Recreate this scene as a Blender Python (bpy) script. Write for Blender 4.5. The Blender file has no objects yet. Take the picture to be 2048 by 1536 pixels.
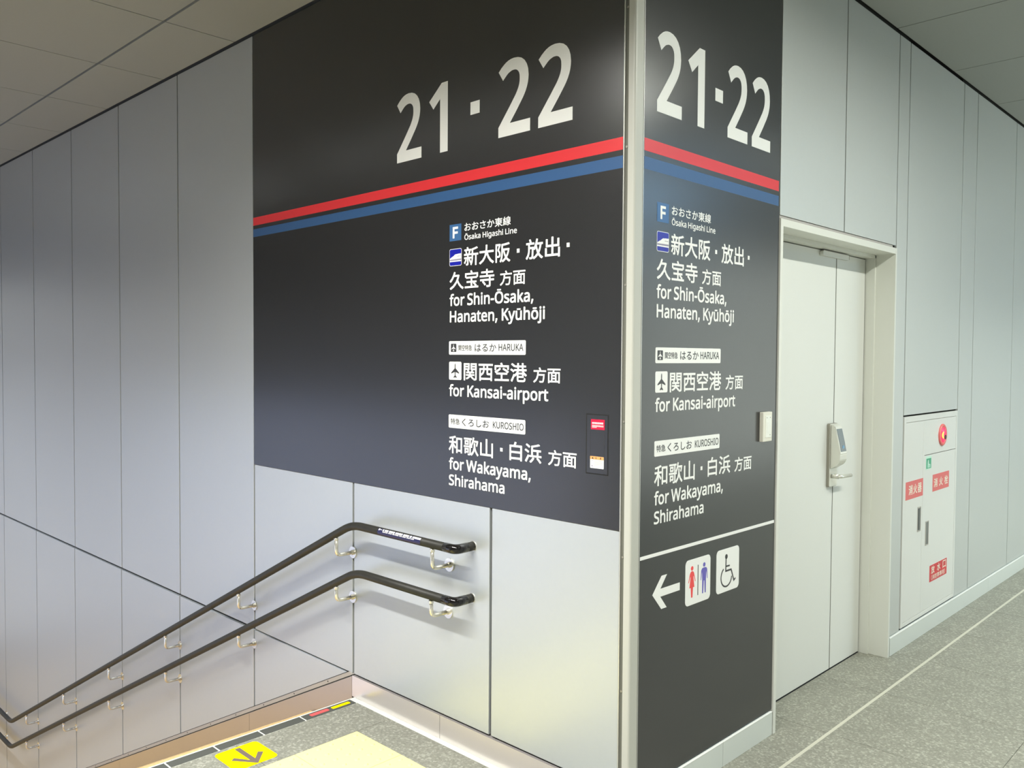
import bpy, bmesh, math, random
from mathutils import Vector, Matrix, Euler

random.seed(7)
S = bpy.context.scene
COL = S.collection

# ------------------------------------------------------------------ camera
PX = 1689.812                                   # focal length in pixels of the 2048 px wide photo
cam = bpy.data.cameras.new('camera')
cam.sensor_width = 36.0
cam.lens = PX / 2048.0 * 36.0
cam.clip_start = 0.02
cam_o = bpy.data.objects.new('camera', cam)
COL.objects.link(cam_o)
yaw, pitch, roll = 0.77182, -0.03148, 0.00616
fwd = Vector((-math.sin(yaw) * math.cos(pitch), math.cos(yaw) * math.cos(pitch), math.sin(pitch)))
rgt = Vector((math.cos(yaw), math.sin(yaw), 0))
upv = rgt.cross(fwd)
r2 = math.cos(roll) * rgt + math.sin(roll) * upv
u2 = -math.sin(roll) * rgt + math.cos(roll) * upv
mw = Matrix((r2, u2, -fwd)).transposed().to_4x4()
mw.translation = Vector((1.64191, -2.24868, 1.56))
cam_o.matrix_world = mw
S.camera = cam_o

# ------------------------------------------------------------------ world, exposure
W = bpy.data.worlds.new('world')
S.world = W
W.use_nodes = True
W.node_tree.nodes['Background'].inputs[0].default_value = (0.75, 0.8, 0.85, 1)
W.node_tree.nodes['Background'].inputs[1].default_value = 0.05
S.view_settings.view_transform = 'Standard'
S.view_settings.look = 'None'
S.view_settings.gamma = 1.0
S.view_settings.use_curve_mapping = False
S.view_settings.exposure = 0.04
S.cycles.use_denoising = True
S.cycles.use_adaptive_sampling = True
S.cycles.adaptive_threshold = 0.03
S.cycles.caustics_reflective = False
S.cycles.caustics_refractive = False
S.cycles.max_bounces = 7
S.cycles.diffuse_bounces = 4
S.cycles.glossy_bounces = 3

# the lamps of the place: length, width, position of the middle, heading of the long side, colour, watts
LAMPS = [
    # over the landing and the stairs, parallel to the sign wall
    ('light line over the landing in front of the wide sign', 2.9, 0.12, (0.00, -1.95, 3.225), 0.0, (1.0, 0.99, 0.94), 236, 150),
    ('light line over the upper half of the stairs', 2.9, 0.12, (-3.45, -1.95, 3.225), 0.0, (0.82, 0.90, 1.0), 42, 100),
    ('light line over the lower half of the stairs', 2.9, 0.12, (-6.85, -1.95, 3.225), 0.0, (0.88, 0.92, 1.0), 58, 100),
    # along the corridor
    ('light line in front of the grey door', 2.4, 0.12, (1.75, 1.1, 3.225), 90.0, (0.98, 1.0, 0.91), 92, 175),
    ('light line beyond the hydrant cabinet', 2.4, 0.12, (1.75, 4.3, 3.225), 90.0, (0.96, 1.0, 0.92), 50, 110),
    ('light line at the far end of the corridor', 2.4, 0.12, (1.75, 7.5, 3.225), 90.0, (0.95, 1.0, 0.93), 45, 105),
    ('light line behind the photographer', 2.4, 0.12, (2.6, -3.6, 3.225), 90.0, (0.97, 1.0, 0.94), 50, 115),
    ('bluish light by the frosted glazing across the corridor', 1.6, 0.30, (3.40, 4.6, 3.225), 90.0, (0.35, 0.66, 1.0), 42, 175),  # added so that the narrow sign reflects a bluish glow
]
GLASS_CORRIDOR = ((0.92, 1.0, 0.93), 1.75)       # glow of the unseen panes across the corridor, standing in for daylight
GLASS_STAIR = ((0.44, 0.58, 1.0), 1.05)         # and across the stairs
GLASS_END = ((0.97, 1.0, 0.95), 0.38)           # and at the foot of the stairs

# ------------------------------------------------------------------ heights and lines of the place
ZC = 3.241            # ceiling
XN = -1.53            # edge of the first step
SLOPE = 0.483         # stairs
ZLOW = -2.44          # lower landing
PAN = 0.898           # width of a wall panel, sign wall
JX = [-0.655 - PAN * k for k in range(11)]      # upright joints, sign wall
PI = math.pi

# ------------------------------------------------------------------ materials
MATS = {}
def mat(name, col=(0.8, 0.8, 0.8), rough=0.5, metal=0.0, spec=0.5, emit=None, estr=0.0, coat=0.0,
        noise=None, bump=None, aniso=0.0):
    m = bpy.data.materials.new(name)
    m.use_nodes = True
    nt = m.node_tree
    b = nt.nodes['Principled BSDF']
    b.inputs['Base Color'].default_value = (*col, 1)
    b.inputs['Roughness'].default_value = rough
    b.inputs['Metallic'].default_value = metal
    b.inputs['Specular IOR Level'].default_value = spec
    b.inputs['Coat Weight'].default_value = coat
    b.inputs['Anisotropic'].default_value = aniso
    if emit:
        b.inputs['Emission Color'].default_value = (*emit, 1)
        b.inputs['Emission Strength'].default_value = estr
    if noise or bump:
        tc = nt.nodes.new('ShaderNodeTexCoord')
        n = nt.nodes.new('ShaderNodeTexNoise')
        n.inputs['Scale'].default_value = (noise or bump)[0]
        n.inputs['Detail'].default_value = 4
        nt.links.new(tc.outputs['Object'], n.inputs['Vector'])
        if noise:
            r = nt.nodes.new('ShaderNodeMapRange')
            r.inputs['To Min'].default_value = 1 - noise[1]
            r.inputs['To Max'].default_value = 1 + noise[1]
            nt.links.new(n.outputs['Fac'], r.inputs['Value'])
            mx = nt.nodes.new('ShaderNodeVectorMath'); mx.operation = 'SCALE'
            mx.inputs[0].default_value = col
            nt.links.new(r.outputs['Result'], mx.inputs['Scale'])
            nt.links.new(mx.outputs['Vector'], b.inputs['Base Color'])
        if bump:
            bp = nt.nodes.new('ShaderNodeBump')
            bp.inputs['Strength'].default_value = bump[1]
            bp.inputs['Distance'].default_value = bump[2]
            nt.links.new(n.outputs['Fac'], bp.inputs['Height'])
            nt.links.new(bp.outputs['Normal'], b.inputs['Normal'])
    MATS[name] = m
    return m

def granite(name, base, dark, light):
    m = bpy.data.materials.new(name)
    m.use_nodes = True
    nt = m.node_tree
    L = nt.links.new
    b = nt.nodes['Principled BSDF']
    b.inputs['Roughness'].default_value = 0.55
    tc = nt.nodes.new('ShaderNodeTexCoord')
    geo = nt.nodes.new('ShaderNodeNewGeometry')
    n1 = nt.nodes.new('ShaderNodeTexNoise'); n1.inputs['Scale'].default_value = 90; n1.inputs['Detail'].default_value = 5
    n1.inputs['Roughness'].default_value = 0.75
    n2 = nt.nodes.new('ShaderNodeTexNoise'); n2.inputs['Scale'].default_value = 5; n2.inputs['Detail'].default_value = 3
    v = nt.nodes.new('ShaderNodeTexVoronoi'); v.inputs['Scale'].default_value = 120
    for n in (n1, n2, v):
        L(geo.outputs['Position'], n.inputs['Vector'])
    r1 = nt.nodes.new('ShaderNodeValToRGB')
    r1.color_ramp.elements[0].position = 0.34; r1.color_ramp.elements[0].color = (*dark, 1)
    r1.color_ramp.elements[1].position = 0.66; r1.color_ramp.elements[1].color = (*base, 1)
    L(n1.outputs['Fac'], r1.inputs['Fac'])
    sep = nt.nodes.new('ShaderNodeSeparateColor')
    L(v.outputs['Color'], sep.inputs['Color'])
    r2 = nt.nodes.new('ShaderNodeValToRGB')
    r2.color_ramp.elements[0].position = 0.66; r2.color_ramp.elements[0].color = (0, 0, 0, 1)
    r2.color_ramp.elements[1].position = 1.0; r2.color_ramp.elements[1].color = (0.75, 0.75, 0.75, 1)
    L(sep.outputs[0], r2.inputs['Fac'])
    mx = nt.nodes.new('ShaderNodeMix'); mx.data_type = 'RGBA'
    L(r2.outputs['Color'], mx.inputs['Factor'])
    L(r1.outputs['Color'], mx.inputs['A'])
    mx.inputs['B'].default_value = (*light, 1)
    rr = nt.nodes.new('ShaderNodeMapRange'); rr.inputs['To Min'].default_value = 0.82; rr.inputs['To Max'].default_value = 1.18
    L(n2.outputs['Fac'], rr.inputs['Value'])
    sc = nt.nodes.new('ShaderNodeVectorMath'); sc.operation = 'SCALE'
    L(mx.outputs['Result'], sc.inputs[0]); L(rr.outputs['Result'], sc.inputs['Scale'])
    L(sc.outputs['Vector'], b.inputs['Base Color'])
    bp = nt.nodes.new('ShaderNodeBump'); bp.inputs['Strength'].default_value = 0.15; bp.inputs['Distance'].default_value = 0.001
    L(n1.outputs['Fac'], bp.inputs['Height']); L(bp.outputs['Normal'], b.inputs['Normal'])
    MATS[name] = m

mat('panel', (0.525, 0.555, 0.57), 0.38, metal=0.40, noise=(60, 0.015))
mat('panel_b', (0.58, 0.60, 0.58), 0.40, metal=0.30, noise=(60, 0.015))
mat('backing', (0.10, 0.10, 0.09), 0.9)
mat('backing_dark', (0.028, 0.030, 0.026), 0.9)
mat('ceiling', (0.35, 0.365, 0.34), 0.75, noise=(220, 0.05))
mat('ceiling_void', (0.012, 0.012, 0.012), 0.9)
mat('plaster', (0.24, 0.26, 0.28), 0.6)
mat('sign_black', (0.019, 0.019, 0.020), 0.26, spec=0.9)
mat('sign_white', (0.86, 0.86, 0.83), 0.40)
mat('sign_ink', (0.035, 0.035, 0.037), 0.35)
mat('sign_red', (0.70, 0.032, 0.040), 0.32)
mat('sign_blue', (0.035, 0.10, 0.24), 0.32)
mat('sign_sky', (0.045, 0.13, 0.30), 0.32)
mat('train_blue', (0.008, 0.012, 0.33), 0.32)
mat('train_grey', (0.30, 0.28, 0.34), 0.4)
mat('woman_red', (0.82, 0.07, 0.07), 0.4)
mat('man_blue', (0.13, 0.11, 0.46), 0.4)
mat('trim', (0.48, 0.48, 0.43), 0.35)
mat('gasket', (0.13, 0.13, 0.105), 0.7)
mat('edge_alu', (0.62, 0.62, 0.58), 0.35, metal=0.6)
mat('steel', (0.80, 0.74, 0.72), 0.28, metal=0.7, bump=(9, 0.06, 0.01))
mat('steel_stair', (0.52, 0.455, 0.395), 0.28, metal=0.8, bump=(9, 0.06, 0.01))  # same steel as the landing skirting, toned darker and warmer for stair light
mat('steel_b', (0.80, 0.84, 0.81), 0.38, metal=0.45)
mat('steel_cap', (0.46, 0.43, 0.39), 0.5, metal=0.3)
mat('ledge_highlight', (0.90, 0.92, 0.88), 0.3)  # near-white stands in for light caught on the skirting's top edge
mat('door_paint', (0.74, 0.745, 0.70), 0.42, noise=(300, 0.02))
mat('frame_paint', (0.72, 0.725, 0.665), 0.40)
mat('dark_gap', (0.03, 0.03, 0.025), 0.9)
mat('rail', (0.026, 0.025, 0.020), 0.5, spec=0.35, noise=(30, 0.3))
mat('rail_cap', (0.008, 0.007, 0.007), 0.08)
mat('bracket', (0.80, 0.77, 0.68), 0.22, metal=0.75)
mat('navy', (0.018, 0.018, 0.075), 0.4)
mat('cabinet', (0.72, 0.72, 0.68), 0.34)
mat('handle_grey', (0.22, 0.23, 0.22), 0.4, metal=0.5)
mat('handle_dark', (0.03, 0.035, 0.035), 0.5)
mat('label_red', (0.72, 0.15, 0.145), 0.4)
mat('label_red_dark', (0.62, 0.03, 0.04), 0.4)
mat('label_green', (0.05, 0.36, 0.20), 0.4)
mat('label_pale_green', (0.55, 0.80, 0.66), 0.4)
mat('label_cream', (0.86, 0.80, 0.66), 0.45)
mat('lamp_red', (0.75, 0.03, 0.08), 0.2, emit=(1.0, 0.03, 0.12), estr=0.9)
mat('lamp_ring', (0.80, 0.17, 0.16), 0.3)
mat('lamp_core', (0.9, 0.6, 0.1), 0.3, emit=(1.0, 0.62, 0.08), estr=1.6)
mat('panel_navy', (0.022, 0.022, 0.025), 0.26, spec=0.9)
mat('orange', (0.85, 0.36, 0.12), 0.4)
mat('card_red', (0.55, 0.008, 0.045), 0.35)
mat('switch', (0.74, 0.72, 0.62), 0.4)
mat('switch_in', (0.80, 0.81, 0.74), 0.35)
mat('lock_steel', (0.78, 0.77, 0.70), 0.3, metal=0.6)
mat('lock_edge', (0.35, 0.33, 0.28), 0.4, metal=0.6)
mat('reader', (0.20, 0.235, 0.25), 0.25)
mat('reader_mark', (0.16, 0.36, 0.55), 0.3)
mat('tactile', (0.86, 0.77, 0.34), 0.8, spec=0.15)
mat('sticker_yellow', (0.92, 0.72, 0.004), 0.9, spec=0.0)
mat('sticker_red', (0.75, 0.10, 0.10), 0.5)
mat('sticker_ink', (0.16, 0.12, 0.10), 0.5)
mat('nosing', (0.075, 0.078, 0.068), 0.7, bump=(400, 0.3, 0.001))
mat('grout', (0.52, 0.51, 0.42), 0.8)
mat('grout_fine', (0.30, 0.30, 0.25), 0.8)
mat('sealant', (0.74, 0.76, 0.68), 0.6)
mat('glass_corridor', (0.8, 0.8, 0.8), 0.5, emit=GLASS_CORRIDOR[0], estr=GLASS_CORRIDOR[1])
mat('glass_end', (0.8, 0.8, 0.8), 0.5, emit=GLASS_END[0], estr=GLASS_END[1])
mat('glass_stair', (0.8, 0.8, 0.8), 0.5, emit=GLASS_STAIR[0], estr=GLASS_STAIR[1])
mat('mullion', (0.45, 0.46, 0.46), 0.4, metal=0.6)
mat('lamp_glass', (0.9, 0.9, 0.9), 0.4, emit=(0.95, 1.0, 0.96), estr=2.0)
granite('granite', (0.295, 0.293, 0.24), (0.165, 0.166, 0.137), (0.425, 0.42, 0.355))
granite('granite_step', (0.72, 0.50, 0.24), (0.62, 0.42, 0.19), (0.76, 0.55, 0.28))  # mostly hidden treads; warm tone set to bounce orange onto the wall
granite('landing_stone', (0.88, 0.60, 0.24), (0.78, 0.52, 0.19), (0.90, 0.64, 0.28))  # unseen lower landing, made bright and orange for its warm reflection

# ------------------------------------------------------------------ helpers
ROT_A = Euler((PI / 2, 0, 0))                   # sign wall: u = x, v = z, out = -y
ROT_B = Euler((PI / 2, 0, PI / 2))              # corridor wall: u = y, v = z, out = +x

def props(o, label=None, cat=None, group=None, kind=None):
    if label: o['label'] = label
    if cat: o['category'] = cat
    if group: o['group'] = group
    if kind: o['kind'] = kind
    return o

def empty(name, loc=(0, 0, 0), rot=None, parent=None, **kw):
    o = bpy.data.objects.new(name, None)
    o.empty_display_size = 0.1
    COL.objects.link(o)
    o.location = loc
    if rot: o.rotation_euler = rot
    if parent: o.parent = parent
    return props(o, **kw)

def link(name, me, material=None, parent=None, loc=None, smooth=False, **kw):
    if material: 
        me.materials.clear(); me.materials.append(MATS[material])
    if smooth:
        for p in me.polygons: p.use_smooth = True
    o = bpy.data.objects.new(name, me)
    COL.objects.link(o)
    if parent: o.parent = parent
    if loc: o.location = loc
    return props(o, **kw)

def from_bm(name, bm, material, parent=None, loc=None, smooth=False, **kw):
    bmesh.ops.recalc_face_normals(bm, faces=bm.faces[:])
    me = bpy.data.meshes.new(name)
    bm.to_mesh(me); bm.free()
    return link(name, me, material, parent, loc, smooth, **kw)

def add_box(bm, a, b, bevel=0.0):
    r = bmesh.ops.create_cube(bm, size=1.0)
    vs = r['verts']
    for v in vs:
        for i in range(3):
            v.co[i] = a[i] + (b[i] - a[i]) * (v.co[i] + 0.5)
    if bevel:
        es = list({e for v in vs for e in v.link_edges})
        bmesh.ops.bevel(bm, geom=es, offset=bevel, segments=2, profile=0.5, affect='EDGES')

def box(name, a, b, material, parent=None, bevel=0.0, **kw):
    """a box from corner a to corner b; its origin sits at the middle of the box"""
    a, b = Vector([min(p, q) for p, q in zip(a, b)]), Vector([max(p, q) for p, q in zip(a, b)])
    c = (a + b) / 2
    bm = bmesh.new()
    add_box(bm, a - c, b - c, bevel)
    return from_bm(name, bm, material, parent, loc=c, **kw)

def poly_prism(bm, pts, n0, n1):
    lo = [bm.verts.new((p[0], p[1], n0)) for p in pts]
    hi = [bm.verts.new((p[0], p[1], n1)) for p in pts]
    bm.faces.new(hi); bm.faces.new(list(reversed(lo)))
    k = len(pts)
    for i in range(k):
        bm.faces.new((lo[i], lo[(i + 1) % k], hi[(i + 1) % k], hi[i]))

def plate(name, pts, n0, n1, material, parent, **kw):
    """a flat outline of any shape, thick from n0 to n1"""
    bm = bmesh.new()
    poly_prism(bm, pts, n0, n1)
    o = from_bm(name, bm, material, parent, **kw)
    return o

def plates(name, polys, n0, n1, material, parent, **kw):
    bm = bmesh.new()
    for p in polys: poly_prism(bm, p, n0, n1)
    return from_bm(name, bm, material, parent, **kw)

def rrect(u0, v0, u1, v1, r, seg=6):
    out = []
    for cx, cy, a0 in ((u1 - r, v1 - r, 0), (u0 + r, v1 - r, 90), (u0 + r, v0 + r, 180), (u1 - r, v0 + r, 270)):
        for i in range(seg + 1):
            a = math.radians(a0 + 90 * i / seg)
            out.append((cx + r * math.cos(a), cy + r * math.sin(a)))
    return out

def rect(u0, v0, u1, v1):
    return [(u0, v0), (u1, v0), (u1, v1), (u0, v1)]

def circle(cx, cy, r, k=24, ry=None):
    return [(cx + r * math.cos(2 * PI * i / k), cy + (ry or r) * math.sin(2 * PI * i / k)) for i in range(k)]

def stroke(pts, w):
    """outline of a pen stroke of width w along pts"""
    left, right = [], []
    k = len(pts)
    for i in range(k):
        p = Vector(pts[i])
        d1 = (Vector(pts[i]) - Vector(pts[i - 1])).normalized() if i else None
        d2 = (Vector(pts[i + 1]) - Vector(pts[i])).normalized() if i < k - 1 else None
        d1 = d1 or d2; d2 = d2 or d1
        n1, n2 = Vector((-d1.y, d1.x)), Vector((-d2.y, d2.x))
        n = (n1 + n2).normalized()
        s = w / 2 / max(0.3, n.dot(n1))
        left.append(tuple(p + n * s)); right.append(tuple(p - n * s))
    return left + right[::-1]

def tube(bm, path, r, seg=14, cap=True):
    """round bar along a list of points"""
    path = [Vector(p) for p in path]
    rings = []
    nrm = None
    for i, p in enumerate(path):
        t = (path[min(i + 1, len(path) - 1)] - path[max(i - 1, 0)]).normalized()
        if nrm is None:
            ref = Vector((0, 0, 1)) if abs(t.z) < 0.9 else Vector((1, 0, 0))
            nrm = (ref - t * ref.dot(t)).normalized()
        else:
            nrm = (nrm - t * nrm.dot(t)).normalized()
        bn = t.cross(nrm)
        rr = r[i] if isinstance(r, (list, tuple)) else r
        rings.append([bm.verts.new(p + rr * (math.cos(2 * PI * k / seg) * nrm + math.sin(2 * PI * k / seg) * bn)) for k in range(seg)])
    for a, b in zip(rings, rings[1:]):
        for k in range(seg):
            bm.faces.new((a[k], a[(k + 1) % seg], b[(k + 1) % seg], b[k]))
    if cap:
        bm.faces.new(rings[0][::-1]); bm.faces.new(rings[-1])

def rounded(path, rad, seg=8):
    """replaces the inner corners of a path by arcs"""
    P = [Vector(p) for p in path]
    out = [P[0]]
    for i in range(1, len(P) - 1):
        a, b, c = P[i - 1], P[i], P[i + 1]
        d1, d2 = (a - b).normalized(), (c - b).normalized()
        rr = min(rad, (a - b).length * 0.45, (c - b).length * 0.45)
        s, e = b + d1 * rr, b + d2 * rr
        for k in range(seg + 1):
            t = k / seg
            out.append((1 - t) ** 2 * s + 2 * t * (1 - t) * b + t * t * e)
    out.append(P[-1])
    return out

def disc(bm, c, axis, r, h, seg=24):
    axis = Vector(axis).normalized()
    tube(bm, [Vector(c), Vector(c) + axis * h], r, seg)

# ------------------------------------------------------------------ lettering
def curve_mesh(cu):
    o = bpy.data.objects.new('tmp', cu)
    COL.objects.link(o)
    dg = bpy.context.evaluated_depsgraph_get()
    dg.update()
    me = bpy.data.meshes.new_from_object(o.evaluated_get(dg))
    bpy.data.objects.remove(o); bpy.data.curves.remove(cu)
    return me

def embolden(me, b):
    """thickens flat letters by b on every side: shifted copies laid over each other"""
    if b <= 0: return
    bm = bmesh.new(); bm.from_mesh(me)
    src = bm.verts[:] + bm.edges[:] + bm.faces[:]
    for i, (dx, dy) in enumerate(((1, 0), (-1, 0), (0, 1), (0, -1), (.8, .8), (-.8, .8), (.8, -.8), (-.8, -.8))):
        r = bmesh.ops.duplicate(bm, geom=src)
        for v in r['geom']:
            if isinstance(v, bmesh.types.BMVert): v.co += Vector((dx * b, dy * b, 0.000004 * (i + 1)))
    bm.to_mesh(me); bm.free(); me.update()

def fit(me, u0, u1, v0, v1, n, b=0.0):
    xs = [v.co.x for v in me.vertices]; ys = [v.co.y for v in me.vertices]
    x0, x1, y0, y1 = min(xs), max(xs), min(ys), max(ys)
    u0, u1, v0, v1 = u0 + b, u1 - b, v0 + b, v1 - b
    for v in me.vertices:
        v.co = (u0 + (v.co.x - x0) / (x1 - x0) * (u1 - u0), v0 + (v.co.y - y0) / (y1 - y0) * (v1 - v0), n + 0.0003)
    me.update()
    embolden(me, b)

def kanji(text, u0, u1, v0, v1, n, material, parent, bold=0.014, name='lettering', gap=1.0, **kw):
    """Japanese lettering fitted into the box u0..u1, v0..v1"""
    cu = bpy.data.curves.new('tmp', 'FONT')
    cu.body = text
    cu.resolution_u = 3
    cu.space_character = gap
    me = curve_mesh(cu)
    fit(me, u0, u1, v0, v1, n, bold * (v1 - v0))
    return link(name, me, material, parent, **kw)

def latin(text, u0, u1, base, cap, n, material, parent, bold=14, track=0, name='lettering', **kw):
    """Latin lettering: left end, right end, base line, height of the capitals"""
    loops, x = [], 0
    macrons = {'Ō': 'O', 'ū': 'u', 'ō': 'o'}
    for ch in text:
        if ch == ' ':
            x += 150; continue
        adv, s = GLYPHS[macrons.get(ch, ch)]
        g = [[tuple(map(int, p.split(','))) for p in l.split(' ')] for l in s.split('|')]
        for l in g: loops.append([(p[0] + x, p[1]) for p in l])
        if ch in macrons:
            xs = [p[0] for l in g for p in l]; top = max(p[1] for l in g for p in l)
            m, w = (min(xs) + max(xs)) / 2 + x, 95 if ch == 'Ō' else 85
            loops.append([(m - w, top + 62), (m + w, top + 62), (m + w, top + 92), (m - w, top + 92)])
        x += adv + track
    xs = [p[0] for l in loops for p in l]
    x0, x1 = min(xs) - bold, max(xs) + bold
    ks = cap / (480.0 + 2 * bold)
    ku = (u1 - u0) / (x1 - x0)
    cu = bpy.data.curves.new('tmp', 'CURVE')
    cu.dimensions = '2D'; cu.fill_mode = 'BOTH'
    for l in loops:
        sp = cu.splines.new('POLY')
        sp.points.add(len(l) - 1)
        for q, p in zip(sp.points, l):
            q.co = ((p[0] - x0) * ku * 1000, (p[1] + bold) * ks * 1000, 0, 1)
        sp.use_cyclic_u = True
    if len(text) == 1: cu.offset = bold * ks * 1000          # large figures keep sharp corners
    me = curve_mesh(cu)
    for v in me.vertices:
        v.co = (u0 + v.co.x / 1000, base + v.co.y / 1000, n + 0.0003)
    me.update()
    if len(text) > 1: embolden(me, bold * ks)
    return link(name, me, material, parent, **kw)

def tiny_print(name, u0, u1, v0, v1, n, material, parent, rows=3, seed=1):
    """print too small to read in the photo: rows of little marks"""
    rnd = random.Random(seed)
    ps, h = [], (v1 - v0) / rows
    for r in range(rows):
        u = u0
        end = u1 if r < rows - 1 or rows == 1 else u0 + (u1 - u0) * 0.4
        while u < end:
            w = h * rnd.uniform(0.25, 0.7)
            ps.append(rect(u, v1 - h * (r + 0.78), min(u + w, end), v1 - h * (r + 0.18)))
            u += w + h * 0.18
    return plates(name, ps, n, n + 0.0003, material, parent, kind='stuff')

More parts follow.
